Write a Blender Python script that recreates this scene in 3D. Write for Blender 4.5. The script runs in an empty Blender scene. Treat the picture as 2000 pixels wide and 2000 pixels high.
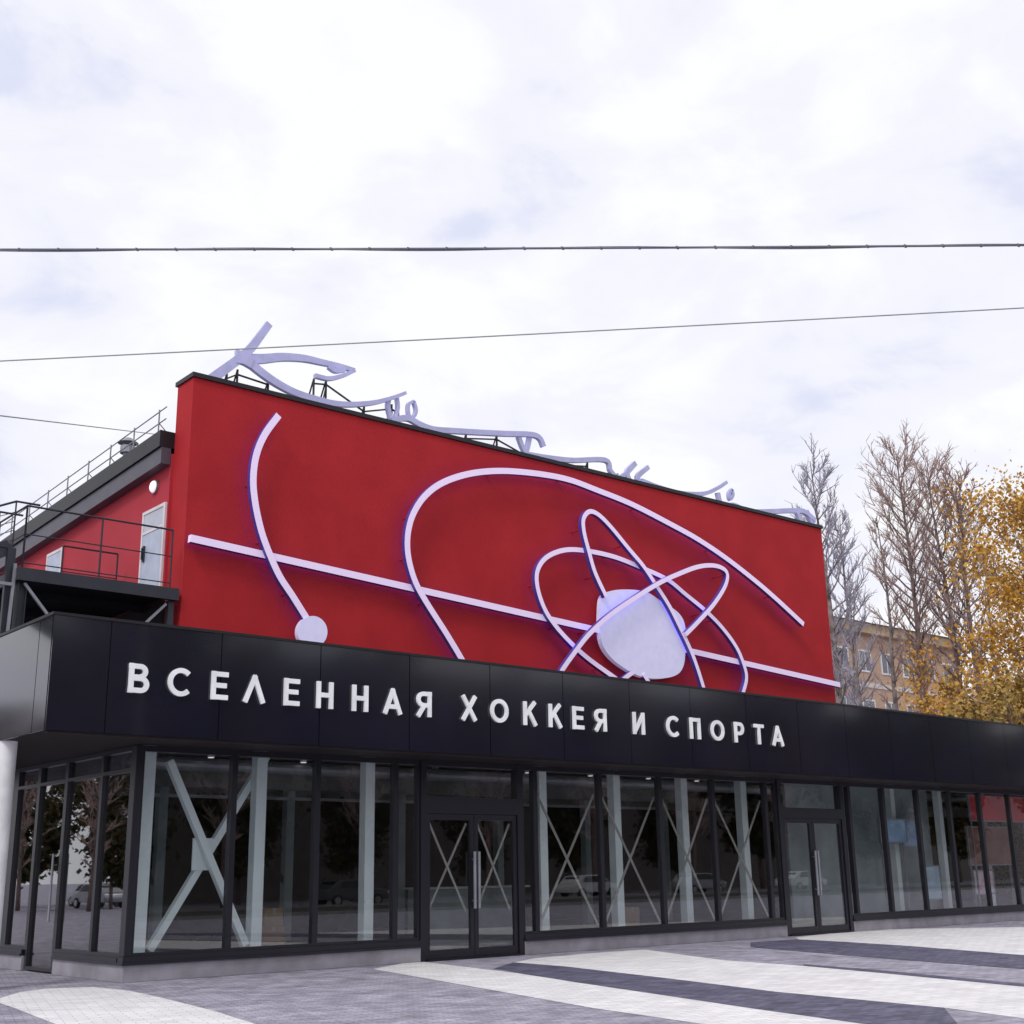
import bpy, math, random
from mathutils import Vector, Matrix, noise
R = math.radians
S = bpy.context.scene
COL = S.collection

# ------------------------------------------------------------------ camera
F = 2480.0                       # focal length in photo pixels (2000 wide)
TH = math.atan(707 / F); RL = math.atan(150 / 8700.0)
AZ = R(49.4796)
CA, SA = math.cos(AZ), math.sin(AZ)
CR, SR = math.cos(RL), math.sin(RL)
CAM = Vector((-9.3396, -20.8716, 1.6))

def lvl(r, f, u):                # right / forward / up  ->  world
    return Vector((r * SA + f * CA, -r * CA + f * SA, u))

def ray(px, py):
    x = (px - 1000) / F; y = -(py - 1000) / F
    X = x * CR + y * SR; Y = -x * SR + y * CR
    return lvl(X, math.cos(TH) - Y * math.sin(TH), math.sin(TH) + Y * math.cos(TH))

def on_y(px, py, Y):
    r = ray(px, py); return CAM + r * ((Y - CAM.y) / r.y)
def on_x(px, py, X):
    r = ray(px, py); return CAM + r * ((X - CAM.x) / r.x)
def on_z(px, py, Z):
    r = ray(px, py); return CAM + r * ((Z - CAM.z) / r.z)
def at_d(px, py, D):
    r = ray(px, py); return CAM + r * (D / math.hypot(r.x, r.y))

cd = bpy.data.cameras.new('camera'); cam = bpy.data.objects.new('camera', cd); COL.objects.link(cam)
cd.sensor_width = 36; cd.lens = 36 * F / 2000; cd.clip_start = .1; cd.clip_end = 3000
vx = lvl(CR, SR * math.sin(TH), -SR * math.cos(TH))
vy = lvl(SR, -CR * math.sin(TH), CR * math.cos(TH))
vz = -lvl(0, math.cos(TH), math.sin(TH))
M = Matrix((vx, vy, vz)).transposed().to_4x4(); M.translation = CAM
cam.matrix_world = M
S.camera = cam
S.render.resolution_x = 1024; S.render.resolution_y = 1024

# ------------------------------------------------------------------ world, sun, exposure
SUN_EL, SUN_AZ = R(48), R(205)       # azimuth measured in the xy plane, where the sun stands
w = bpy.data.worlds.new('World'); S.world = w; w.use_nodes = True
nt = w.node_tree; nt.nodes.clear()
N = nt.nodes.new; L = nt.links.new
wo = N('ShaderNodeOutputWorld'); bg = N('ShaderNodeBackground'); bgc = N('ShaderNodeBackground'); mx = N('ShaderNodeMixShader')
sky = N('ShaderNodeTexSky'); sky.sky_type = 'NISHITA'; sky.sun_disc = False
sky.sun_elevation = SUN_EL; sky.sun_rotation = math.pi / 2 - SUN_AZ
bg.inputs[1].default_value = .12
L(sky.outputs[0], bg.inputs[0])
tc = N('ShaderNodeTexCoord'); mp = N('ShaderNodeMapping'); mp.inputs['Scale'].default_value = (1, 1, 1.9)
n1 = N('ShaderNodeTexNoise'); n1.inputs['Scale'].default_value = 5.5; n1.inputs['Detail'].default_value = 8; n1.inputs['Roughness'].default_value = .55
n1.inputs['Distortion'].default_value = .35
mp.inputs['Location'].default_value = (1.7, .4, 2.3)
cr = N('ShaderNodeValToRGB'); cr.color_ramp.interpolation = 'EASE'
cr.color_ramp.elements[0].position = .30; cr.color_ramp.elements[0].color = (.73, .76, .93, 1)
cr.color_ramp.elements[1].position = .60; cr.color_ramp.elements[1].color = (.985, .985, 1.0, 1)
e = cr.color_ramp.elements.new(.45); e.color = (.90, .905, .98, 1)
L(tc.outputs['Generated'], mp.inputs[0]); L(mp.outputs[0], n1.inputs[0]); L(n1.outputs[0], cr.inputs[0])
L(cr.outputs[0], bgc.inputs[0]); bgc.inputs[1].default_value = 1.04
mx.inputs[0].default_value = .965
L(bg.outputs[0], mx.inputs[1]); L(bgc.outputs[0], mx.inputs[2]); L(mx.outputs[0], wo.inputs[0])

sd = bpy.data.lights.new('sun', 'SUN'); so = bpy.data.objects.new('sun', sd); COL.objects.link(so)
sd.energy = 1.35; sd.angle = R(14); sd.color = (1, .96, .9)
sv = Vector((math.cos(SUN_EL) * math.cos(SUN_AZ), math.cos(SUN_EL) * math.sin(SUN_AZ), math.sin(SUN_EL)))
so.rotation_euler = sv.to_track_quat('Z', 'Y').to_euler(); so.location = (0, 0, 60)
S.view_settings.view_transform = 'Standard'; S.view_settings.look = 'None'
S.view_settings.exposure = 0; S.view_settings.gamma = 1
S.render.engine = 'CYCLES'

# ------------------------------------------------------------------ materials
def mat(name, col, rough=.6, metal=0, spec=.5, col2=None, nscale=3, bump=0, bscale=40, emit=None, es=0, coat=0, detail=5, crough=.03):
    m = bpy.data.materials.new(name); m.use_nodes = True
    t = m.node_tree; b = t.nodes['Principled BSDF']
    b.inputs['Base Color'].default_value = (*col, 1); b.inputs['Roughness'].default_value = rough
    b.inputs['Metallic'].default_value = metal; b.inputs['Specular IOR Level'].default_value = spec
    b.inputs['Coat Weight'].default_value = coat
    b.inputs['Coat Roughness'].default_value = crough
    g = t.nodes.new('ShaderNodeTexCoord')
    c2 = col2 or tuple(c * .82 for c in col)
    n = t.nodes.new('ShaderNodeTexNoise'); n.inputs['Scale'].default_value = nscale; n.inputs['Detail'].default_value = detail
    t.links.new(g.outputs['Object'], n.inputs[0])
    r = t.nodes.new('ShaderNodeValToRGB'); r.color_ramp.elements[0].position = .35; r.color_ramp.elements[1].position = .65
    r.color_ramp.elements[0].color = (*col, 1); r.color_ramp.elements[1].color = (*c2, 1)
    t.links.new(n.outputs[0], r.inputs[0]); t.links.new(r.outputs[0], b.inputs['Base Color'])
    if bump:
        n2 = t.nodes.new('ShaderNodeTexNoise'); n2.inputs['Scale'].default_value = bscale; n2.inputs['Detail'].default_value = 4
        bp = t.nodes.new('ShaderNodeBump'); bp.inputs['Strength'].default_value = bump; bp.inputs['Distance'].default_value = .02
        t.links.new(g.outputs['Object'], n2.inputs[0]); t.links.new(n2.outputs[0], bp.inputs['Height']); t.links.new(bp.outputs[0], b.inputs['Normal'])
    if emit:
        b.inputs['Emission Color'].default_value = (*emit, 1); b.inputs['Emission Strength'].default_value = es
    return m

def paver(name, c1, c2, mortar, size=.2, rot=0, patch=None):
    m = bpy.data.materials.new(name); m.use_nodes = True
    t = m.node_tree; b = t.nodes['Principled BSDF']; b.inputs['Roughness'].default_value = .7; b.inputs['Specular IOR Level'].default_value = .3
    g = t.nodes.new('ShaderNodeTexCoord'); mpp = t.nodes.new('ShaderNodeMapping'); mpp.inputs['Rotation'].default_value = (0, 0, rot)
    br = t.nodes.new('ShaderNodeTexBrick'); br.inputs['Color1'].default_value = (*c1, 1); br.inputs['Color2'].default_value = (*c2, 1)
    br.inputs['Mortar'].default_value = (*mortar, 1); br.inputs['Scale'].default_value = 1; br.inputs['Mortar Size'].default_value = .006
    br.inputs['Brick Width'].default_value = size; br.inputs['Row Height'].default_value = size / 2
    t.links.new(g.outputs['Object'], mpp.inputs[0]); t.links.new(mpp.outputs[0], br.inputs[0])
    n = t.nodes.new('ShaderNodeTexNoise'); n.inputs['Scale'].default_value = 1.6; n.inputs['Detail'].default_value = 9; n.inputs['Roughness'].default_value = .72
    t.links.new(g.outputs['Object'], n.inputs[0])
    r = t.nodes.new('ShaderNodeValToRGB'); lo = patch or .72
    r.color_ramp.elements[0].position = .3; r.color_ramp.elements[0].color = (lo, lo, lo, 1)
    r.color_ramp.elements[1].position = .62; r.color_ramp.elements[1].color = (1, 1, 1, 1)
    t.links.new(n.outputs[0], r.inputs[0])
    mm = t.nodes.new('ShaderNodeMix'); mm.data_type = 'RGBA'; mm.blend_type = 'MULTIPLY'; mm.inputs[0].default_value = 1
    t.links.new(br.outputs[0], mm.inputs[6]); t.links.new(r.outputs[0], mm.inputs[7]); t.links.new(mm.outputs[2], b.inputs['Base Color'])
    bp = t.nodes.new('ShaderNodeBump'); bp.inputs['Strength'].default_value = .5; bp.inputs['Distance'].default_value = .01
    t.links.new(br.outputs[1], bp.inputs['Height']); bp.invert = True; t.links.new(bp.outputs[0], b.inputs['Normal'])
    return m

def brickm(name, c1, c2, mortar):
    m = bpy.data.materials.new(name); m.use_nodes = True
    t = m.node_tree; b = t.nodes['Principled BSDF']; b.inputs['Roughness'].default_value = .85
    g = t.nodes.new('ShaderNodeTexCoord'); mpp = t.nodes.new('ShaderNodeMapping'); mpp.inputs['Rotation'].default_value = (R(90), 0, 0)
    br = t.nodes.new('ShaderNodeTexBrick'); br.inputs['Color1'].default_value = (*c1, 1); br.inputs['Color2'].default_value = (*c2, 1)
    br.inputs['Mortar'].default_value = (*mortar, 1); br.inputs['Scale'].default_value = 1; br.inputs['Mortar Size'].default_value = .012
    br.inputs['Brick Width'].default_value = .26; br.inputs['Row Height'].default_value = .08
    t.links.new(g.outputs['Object'], mpp.inputs[0]); t.links.new(mpp.outputs[0], br.inputs[0]); t.links.new(br.outputs[0], b.inputs['Base Color'])
    return m

def glassm(name, tint, boost=1.0, base=.0, gcol=(1, 1, 1)):
    m = bpy.data.materials.new(name); m.use_nodes = True
    t = m.node_tree; t.nodes.clear()
    o = t.nodes.new('ShaderNodeOutputMaterial'); mix = t.nodes.new('ShaderNodeMixShader')
    tr = t.nodes.new('ShaderNodeBsdfTransparent'); tr.inputs[0].default_value = (*tint, 1)
    gl = t.nodes.new('ShaderNodeBsdfGlossy'); gl.inputs['Roughness'].default_value = .012; gl.inputs[0].default_value = (*gcol, 1)
    fr = t.nodes.new('ShaderNodeFresnel'); fr.inputs[0].default_value = 1.5
    ge = t.nodes.new('ShaderNodeNewGeometry')
    inv = t.nodes.new('ShaderNodeMath'); inv.operation = 'SUBTRACT'; inv.inputs[0].default_value = 1
    ma = t.nodes.new('ShaderNodeMath'); ma.operation = 'MULTIPLY_ADD'; ma.inputs[1].default_value = boost; ma.inputs[2].default_value = base; ma.use_clamp = True
    mu = t.nodes.new('ShaderNodeMath'); mu.operation = 'MULTIPLY'
    t.links.new(ge.outputs['Backfacing'], inv.inputs[1]); t.links.new(fr.outputs[0], ma.inputs[0])
    t.links.new(ma.outputs[0], mu.inputs[0]); t.links.new(inv.outputs[0], mu.inputs[1])
    t.links.new(mu.outputs[0], mix.inputs[0]); t.links.new(tr.outputs[0], mix.inputs[1]); t.links.new(gl.outputs[0], mix.inputs[2])
    t.links.new(mix.outputs[0], o.inputs[0])
    return m

m_red = mat('red_render', (.47, .024, .030), .8, spec=.2, col2=(.41, .020, .026), nscale=.9, bump=.35, bscale=60)
m_redside = mat('red_gable_render', (.47, .032, .05), .7, spec=.3, col2=(.42, .028, .045), nscale=.7, bump=.2)
m_cap = mat('dark_metal_cap', (.02, .02, .026), .45, metal=.4)
m_fas = mat('anthracite_composite_panel', (.009, .009, .021), .15, spec=.5, col2=(.008, .008, .015), nscale=.6, coat=.6, crough=.07)
m_fasn = mat('anthracite_seam', (.004, .004, .006), .6)
m_frame = mat('black_aluminium', (.012, .012, .02), .32, spec=.5)
m_soffit = mat('brown_black_soffit', (.018, .013, .014), .6, spec=.2)
m_stone = mat('grey_plinth_stone', (.24, .225, .25), .6, col2=(.33, .31, .36), nscale=2.2, bump=.2)
m_glass = glassm('window_glass', (.95, .965, .97), 2.2, .04)
m_sglass = glassm('side_window_glass', (.6, .65, .66), 2.0, .05)
m_white = mat('white_paint', (.8, .8, .82), .5)
m_letter = mat('white_letter_face', (.82, .83, .86), .4, emit=(.93, .95, 1), es=.12)
m_col = mat('pale_steel_paint', (.86, .93, .93), .45, col2=(.80, .88, .89), nscale=1.2)
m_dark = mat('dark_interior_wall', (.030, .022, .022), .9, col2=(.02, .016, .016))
m_ceil = mat('dark_interior_ceiling', (.20, .20, .20), .9, col2=(.12, .12, .12), nscale=1)
m_floor = mat('interior_floor_tiles', (.24, .23, .24), .35, col2=(.14, .14, .15))
m_steel = mat('dark_painted_steel', (.035, .037, .052), .5, metal=.2)
m_steell = mat('galvanised_steel', (.33, .34, .38), .45, metal=.5)
m_neon = mat('lavender_neon_channel', (.74, .62, .82), .4, emit=(.84, .68, 1.0), es=.26, col2=(.72, .60, .81))
m_neons = mat('blue_violet_channel_side', (.10, .07, .42), .4, col2=(.08, .06, .38))
m_neong = mat('violet_halo_glow', (.05, .02, .5), .4, emit=(.05, .03, 1.0), es=2.2)  # glow added on the channel backs to tint the wall around the tubes
m_nuc = mat('pale_lavender_disc_face', (.70, .68, .88), .45, emit=(.66, .64, 1.0), es=.22, col2=(.64, .62, .85), nscale=5)
m_roofl = mat('roof_letter_face', (.46, .46, .72), .45, emit=(.55, .55, 1), es=.13)
m_roofe = mat('roof_letter_side', (.10, .10, .2), .5)
m_door = mat('pale_door_paint', (.50, .55, .70), .4)
m_doorf = mat('white_door_frame', (.8, .72, .76), .4)
m_tape = mat('grey_safety_tape', (.33, .32, .30), .6)
m_cond = mat('wire_insulation', (.19, .20, .25), .6)
m_cond2 = mat('weathered_wire', (.36, .37, .40), .6)
m_conc = mat('concrete', (.38, .37, .35), .85, bump=.3)
m_blue = mat('blue_poster', (.30, .44, .62), .5, col2=(.20, .32, .48), nscale=3)
m_pwhite = mat('pale_display_board', (.55, .70, .82), .5, col2=(.3, .4, .5), nscale=1.5)
m_teal = mat('teal_grey_partition', (.36, .42, .43), .7, col2=(.22, .27, .28), nscale=1)
m_redp = mat('red_reflection', (.75, .05, .08), .6)
m_brownp = mat('brown_reflection', (.20, .09, .07), .7, col2=(.3, .15, .13), nscale=2)
m_brick = brickm('orange_brick', (.56, .34, .21), (.47, .26, .17), (.52, .43, .34))
m_tan = mat('tan_cornice', (.52, .38, .24), .8)
m_wband = mat('white_string_course', (.75, .68, .62), .8)
m_wpane = mat('distant_window_pane', (.10, .11, .15), .1, spec=.8)
m_gravelp = paver('lavender_grey_pavers', (.54, .51, .61), (.36, .34, .43), (.20, .19, .25), .22, .3, .42)
m_wp = paver('white_pavers', (.90, .88, .89), (.77, .75, .775), (.52, .50, .54), .3, .3, .8)
m_dp = paver('charcoal_pavers', (.20, .19, .28), (.10, .095, .16), (.05, .05, .08), .2, .3, .5)
m_asph = mat('asphalt', (.06, .06, .065), .9, col2=(.045, .045, .05), nscale=2, bump=.4)
m_bark = mat('grey_brown_bark', (.22, .16, .15), .9, col2=(.12, .085, .085), nscale=6)
m_birch = mat('pale_birch_bark', (.30, .26, .25), .9, col2=(.12, .09, .09), nscale=3)
m_twig = mat('purple_brown_twigs', (.44, .32, .29), .9, col2=(.30, .21, .20), nscale=1)
m_twigg = mat('grey_twigs', (.44, .42, .50), .9, col2=(.33, .31, .38), nscale=1)
def leafm(n, a, b, c):
    m = mat(n, a, .7, spec=.2, col2=b, nscale=.8, detail=8)
    r = [x for x in m.node_tree.nodes if x.type == 'VALTORGB'][0]; e = r.color_ramp.elements.new(.5); e.color = (*c, 1)
    return m
m_ochre = leafm('ochre_autumn_leaves', (.68, .40, .07), (.40, .25, .06), (.56, .30, .05))
m_olive = leafm('olive_ochre_leaves', (.34, .26, .08), (.54, .33, .10), (.42, .27, .08))
m_green = leafm('dark_green_leaves', (.045, .055, .02), (.10, .06, .02), (.06, .06, .025))
m_tyre = mat('tyre_rubber', (.02, .02, .02), .8)
m_rim = mat('wheel_rim', (.5, .5, .52), .3, metal=.8)
m_carw = mat('white_car_paint', (.75, .76, .8), .25, coat=.5)
m_cars = mat('silver_car_paint', (.4, .42, .46), .3, metal=.5, coat=.5)
m_card = mat('dark_grey_car_paint', (.10, .11, .13), .3, coat=.5)
m_cglass = mat('car_glass', (.02, .025, .03), .08, spec=.8)
m_lampw = mat('lamp_glass', (.9, .85, .85), .4, emit=(1, .92, .95), es=.7)

# ------------------------------------------------------------------ helpers
def tag(o, label=None, cat=None, group=None, kind=None):
    if label: o['label'] = label
    if cat: o['category'] = cat
    if group: o['group'] = group
    if kind: o['kind'] = kind
    return o
def empty(name, loc, label, cat, group=None):
    o = bpy.data.objects.new(name, None); COL.objects.link(o); o.location = loc; o.empty_display_size = .3
    o['wl'] = 0; del o['wl']
    return tag(o, label, cat, group)
def wloc(o):
    v = Vector((0, 0, 0))
    while o is not None: v = v + o.location; o = o.parent
    return v
def linkm(name, me, parent):
    o = bpy.data.objects.new(name, me); COL.objects.link(o)
    if parent is not None: o.parent = parent
    return o

class MB:
    def __init__(s): s.v = []; s.f = []; s.mi = []
    def add(s, vs, fs, mi=0):
        n = len(s.v); s.v += [tuple(v) for v in vs]; s.f += [tuple(i + n for i in f) for f in fs]; s.mi += [mi] * len(fs); return s
    def box(s, x0, x1, y0, y1, z0, z1, mi=0):
        v = [(x0,y0,z0),(x1,y0,z0),(x1,y1,z0),(x0,y1,z0),(x0,y0,z1),(x1,y0,z1),(x1,y1,z1),(x0,y1,z1)]
        return s.add(v, [(0,3,2,1),(4,5,6,7),(0,1,5,4),(1,2,6,5),(2,3,7,6),(3,0,4,7)], mi)
    def beam(s, a, b, w, h, up=(0, 0, 1), mi=0):
        a = Vector(a); b = Vector(b); d = (b - a).normalized(); u = Vector(up)
        if abs(d.dot(u)) > .98: u = Vector((0, 1, 0))
        x = d.cross(u).normalized(); y = x.cross(d).normalized()
        v = []
        for p in (a, b):
            for sx, sy in ((-1,-1),(1,-1),(1,1),(-1,1)): v.append(p + x * (sx * w / 2) + y * (sy * h / 2))
        return s.add(v, [(0,1,2,3),(7,6,5,4),(0,4,5,1),(1,5,6,2),(2,6,7,3),(3,7,4,0)], mi)
    def tube(s, pts, rs, n=8, cap=True, mi=0):
        pts = [Vector(p) for p in pts]
        if not hasattr(rs, '__len__'): rs = [rs] * len(pts)
        base = len(s.v); vs = []
        for i, p in enumerate(pts):
            d = (pts[min(i + 1, len(pts) - 1)] - pts[max(i - 1, 0)]).normalized()
            u = Vector((0, 0, 1)) if abs(d.z) < .95 else Vector((0, 1, 0))
            x = d.cross(u).normalized(); y = d.cross(x)
            for k in range(n):
                a = 2 * math.pi * k / n; vs.append(p + (x * math.cos(a) + y * math.sin(a)) * rs[i])
        fs = []
        for i in range(len(pts) - 1):
            for k in range(n):
                a = i * n + k; b = i * n + (k + 1) % n; fs.append((a, b, b + n, a + n))
        if cap: fs.append(tuple(range(n - 1, -1, -1))); fs.append(tuple((len(pts) - 1) * n + k for k in range(n)))
        return s.add(vs, fs, mi)
    def prism(s, poly, off, mi=0):     # poly of 3-d points, extruded by the vector off
        poly = [Vector(p) for p in poly]; off = Vector(off); n = len(poly)
        vs = poly + [p + off for p in poly]
        fs = [tuple(range(n)), tuple(range(2 * n - 1, n - 1, -1))] + [(i, i + n, (i + 1) % n + n, (i + 1) % n) for i in range(n)]
        return s.add(vs, fs, mi)
    def quad(s, c, a, b, mi=0):
        c = Vector(c); return s.add([c - a - b, c + a - b, c + a + b, c - a + b], [(0, 1, 2, 3)], mi)
    def build(s, name, mats, parent=None, smooth=False, bevel=0, fix=True):
        if not isinstance(mats, (list, tuple)): mats = [mats]
        o = wloc(parent) if parent is not None else Vector((0, 0, 0))
        me = bpy.data.meshes.new(name); me.from_pydata([tuple(Vector(v) - o) for v in s.v], [], s.f)
        for m in mats: me.materials.append(m)
        if len(mats) > 1: me.polygons.foreach_set('material_index', s.mi)
        if fix:
            import bmesh
            b = bmesh.new(); b.from_mesh(me); bmesh.ops.recalc_face_normals(b, faces=b.faces); b.to_mesh(me); b.free()
        if smooth: me.polygons.foreach_set('use_smooth', [True] * len(me.polygons))
        ob = linkm(name, me, parent)
        if bevel:
            bv = ob.modifiers.new('bevel', 'BEVEL'); bv.width = bevel; bv.segments = 2; bv.limit_method = 'ANGLE'
        me.update()
        return ob

def catmull(pts, k=6):
    out = []
    P = [pts[0] * 2 - pts[1]] + list(pts) + [pts[-1] * 2 - pts[-2]]
    for i in range(1, len(P) - 2):
        a, b, c, d = P[i-1], P[i], P[i+1], P[i+2]
        for j in range(k):
            t = j / k
            out.append(.5 * ((2*b) + (c - a) * t + (2*a - 5*b + 4*c - d) * t*t + (3*b - a - 3*c + d) * t**3))
    out.append(pts[-1]); return out

def ribbon(mb, pts, wd, y0, y1, mi=0, mib=None, mis=None):
    """flat channel of width wd following pts (in an xz plane), from depth y0 (front) to y1 (back)"""
    n = len(pts)
    if not hasattr(wd, '__len__'): wd = [wd] * n
    vs = []
    for i, p in enumerate(pts):
        d = (pts[min(i+1, n-1)] - pts[max(i-1, 0)]); d.y = 0; d.normalize()
        nn = Vector((-d.z, 0, d.x)) * (wd[i] / 2)
        for q, y in ((p + nn, y0), (p - nn, y0), (p - nn, y1), (p + nn, y1)): vs.append(Vector((q.x, y, q.z)))
    fs = []
    base = len(mb.v)
    for i in range(n - 1):
        a = i * 4; b = a + 4
        ms = mi if mis is None else mis
        mb_f = [((a, b, b+1, a+1), mi), ((a+1, b+1, b+2, a+2), ms), ((a+2, b+2, b+3, a+3), mi if mib is None else mib), ((a+3, b+3, b, a), ms)]
        fs += mb_f
    fs += [((0, 1, 2, 3), mi), (((n-1)*4+3, (n-1)*4+2, (n-1)*4+1, (n-1)*4), mi)]
    mb.v += [tuple(v) for v in vs]
    for f, m_ in fs: mb.f.append(tuple(i + base for i in f)); mb.mi.append(m_)

# ------------------------------------------------------------------ ground and paving
def sheet(name, pts, z, m, label=None):
    mb = MB(); mb.add([(p[0], p[1], z) for p in pts], [tuple(range(len(pts)))])
    o = mb.build(name, m, fix=False)
    if o.data.polygons[0].normal.z < 0: o.data.flip_normals()
    return tag(o, kind='structure')
g = MB(); g.add([(-900,-900,0),(900,-900,0),(900,900,0),(-900,900,0)], [(0,1,2,3)])
tag(g.build('ground', m_gravelp, fix=False), kind='structure')
sheet('road', [(-300,-42),(300,-42),(300,-30),(-300,-30)], .004, m_asph)
kb = MB(); kb.box(-300, 300, -30, -29.8, 0, .13); kb.box(-300, 300, -42.2, -42, 0, .13)
tag(kb.build('kerb', m_conc), kind='structure')

def band(name, up, lo, z, m, ext=9.0, exlo=None):
    U = [on_z(x, y, 0) for x, y in up]; Lo = [on_z(x, y, 0) for x, y in lo]
    if ext:
        U.append(U[-1] + (U[-1] - U[-2]).normalized() * ext); Lo.append(Lo[-1] + (Lo[-1] - Lo[-2]).normalized() * ext)
    return sheet(name, U + Lo[::-1], z, m)
band('paving_stripe', [(0,1950),(40,1938),(90,1931),(181,1928),(250,1935),(311,1948),(414,1974),(497,2000)], [(0,1960),(25,1968),(60,1982),(104,1999)], .004, m_wp)
band('paving_stripe', [(812,1877),(1000,1900),(1259,1938),(1725,2005)], [(728,1893),(1000,1941),(1155,1969),(1362,1999)], .004, m_wp)
band('paving_stripe', [(1003,1880),(1103,1888),(1310,1912),(1518,1938),(1844,1969)], [(965,1892),(1110,1917),(1259,1939),(1466,1970),(1725,2006),(1740,2012),(1880,2012)][:7] , .006, m_dp, ext=0)
band('paving_stripe', [(1045,1872),(1155,1862),(1259,1855),(1414,1876),(1569,1887),(1776,1906),(2000,1928)], [(1003,1880),(1103,1888),(1310,1912),(1518,1938),(1844,1969),(1900,1976),(2000,1990)], .004, m_wp, ext=6)
band('paving_stripe', [(1466,1841),(1554,1835),(1650,1840),(1776,1848),(2000,1866)], [(1466,1850),(1560,1858),(1650,1866),(1776,1876),(2000,1893)], .006, m_dp)
band('paving_stripe', [(1554,1831),(1683,1816.5),(1800,1814),(2000,1811)], [(1560,1835),(1650,1840),(1776,1848),(2000,1866)], .004, m_wp, ext=6)
band('paving_stripe', [(1569,1884),(1700,1894),(2000,1922)], [(1569,1887),(1700,1899),(2000,1928)], .008, m_dp)

# ------------------------------------------------------------------ glass pavilion
ZF0, ZF1 = 3.83, 5.61
PX1 = 40.0; PYB = 14.0
pav = empty('glass_pavilion', (0, 0, 0), 'long low glass-fronted pavilion with a deep black panelled fascia', 'pavilion')
# plinth, broken by the doors
D1 = (5.97, 8.62); D2 = (17.2, 19.98)
for x0, x1 in ((-.04, D1[0]), (D1[1], D2[0]), (D2[1], PX1)):
    b = MB(); b.box(x0, x1, -.04, .35, 0, .27); b.build('plinth', m_stone, pav, bevel=.01)
    b = MB(); b.box(x0 - (.04 if x0 < 0 else 0), x1, -.09, .2, .27, .31); b.box(x0 - (.01 if x0 < 0 else 0), x1, -.05, .16, .31, .40); b.build('sill', m_frame, pav)
for y0, y1 in ((.35, 2.95), (4.5, 5.9)):
    b = MB(); b.box(-.04, .3, y0, y1, 0, .27); b.build('plinth', m_stone, pav, bevel=.01)
    y0 = max(.2, y0 - .15) if y0 < 1 else y0
    b = MB(); b.box(-.08, .2, y0, y1, .27, .31); b.box(-.05, .16, y0, y1, .31, .38); b.build('sill', m_frame, pav)
b = MB(); b.box(.2, PX1, .2, PYB, .20, .262); b.build('floor', m_floor, pav)
b = MB(); b.box(.2, PX1, .2, PYB, 3.98, 4.02); b.build('ceiling', m_ceil, pav)
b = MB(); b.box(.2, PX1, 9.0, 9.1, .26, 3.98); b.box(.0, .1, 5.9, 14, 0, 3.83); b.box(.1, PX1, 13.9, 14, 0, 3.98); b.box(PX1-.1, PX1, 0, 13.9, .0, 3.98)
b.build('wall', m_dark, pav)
# fascia: individual panels with open joints over a dark backing
fas = MB(); fas.box(-2.12, PX1, -1.40, -1.2, ZF0 + .02, ZF1 - .02); fas.box(-2.12, -1.9, -1.2, 9, ZF0 + .02, ZF1 - .02)
fas = fas.build('fascia', m_fasn, pav)
seams = [-2.15, -1.21] + [.75 + 1.958 * i for i in range(20)]
rnd = random.Random(4)
b = MB()
for a, c in zip(seams, seams[1:]):
    o = 0.4 * rnd.uniform(-.004, .004)
    b.add([(a+.008, -1.43+o, ZF0), (c-.008, -1.43-o, ZF0), (c-.008, -1.40, ZF0), (a+.008, -1.40, ZF0),
           (a+.008, -1.43+o, ZF1), (c-.008, -1.43-o, ZF1), (c-.008, -1.40, ZF1), (a+.008, -1.40, ZF1)],
          [(0,3,2,1),(4,5,6,7),(0,1,5,4),(1,2,6,5),(2,3,7,6),(3,0,4,7)])
for a, c in ((-1.40, -.87), (-.87, 1.1), (1.1, 3.05), (3.05, 5.0), (5.0, 7), (7, 9)):
    b.box(-2.15, -2.12, a + .012, c - .012, ZF0, ZF1)
b.build('cladding_panels', m_fas, fas)
b = MB(); b.box(-2.17, PX1, -1.45, -1.15, ZF1 + .002, ZF1 + .05); b.box(-2.17, -1.87, -1.15, 9, ZF1 + .002, ZF1 + .05)
b.build('fascia_capping', m_cap, fas)
b = MB(); b.box(-2.10, PX1, -1.38, .02, ZF0 + .004, ZF0 + .05); b.box(-2.10, .02, .02, 9, ZF0 + .004, ZF0 + .05)
b.box(-2.1, PX1, -1.40, -1.30, ZF0 - .035, ZF0 + .003)
b.build('soffit', m_soffit, pav)
b = MB(); b.box(-1.9, PX1, -1.2, PYB, 5.2, 5.35); b.build('roof', m_cap, pav)
# corner post
b = MB(); b.box(-.03, .09, -.03, .17, .40, ZF0); b.build('corner_post', m_frame, pav, bevel=.008)

def pane_unit(xa, xb, z0, z1, tape=False, y=.06, light=True):
    """one fixed light in the front: frame with a pane"""
    f = MB(); w_ = .055
    f.box(xa, xa + w_, 0, .14, z0, z1); f.box(xb - w_, xb, 0, .14, z0, z1)
    f.box(xa + w_, xb - w_, 0, .14, z1 - .10, z1); f.box(xa + w_, xb - w_, 0, .14, z0, z0 + .05)
    fo = f.build('window', m_frame, pav)
    p = MB(); p.box(xa + w_, xb - w_, y, y + .02, z0 + .05, z1 - .10); p.build('pane', m_glass, fo)
    if tape:
        t = MB(); x0, x1 = xa + w_ + .05, xb - w_ - .05; zt = z1 - .55; zb = z0 + .1; yy = y + .045
        t.beam((x0, yy, zt), (x1, yy, zb), .06, .012, up=(0, 1, 0)); t.beam((x1, yy + .014, zt), (x0, yy + .014, zb), .06, .012, up=(0, 1, 0))
        t.build('tape_cross', m_tape, fo)
    return fo
xs = [.09, 1.87, 3.61, 5.39, 5.97]
for i, (a, c) in enumerate(zip(xs, xs[1:])): pane_unit(a, c, .40, ZF0)
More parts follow.
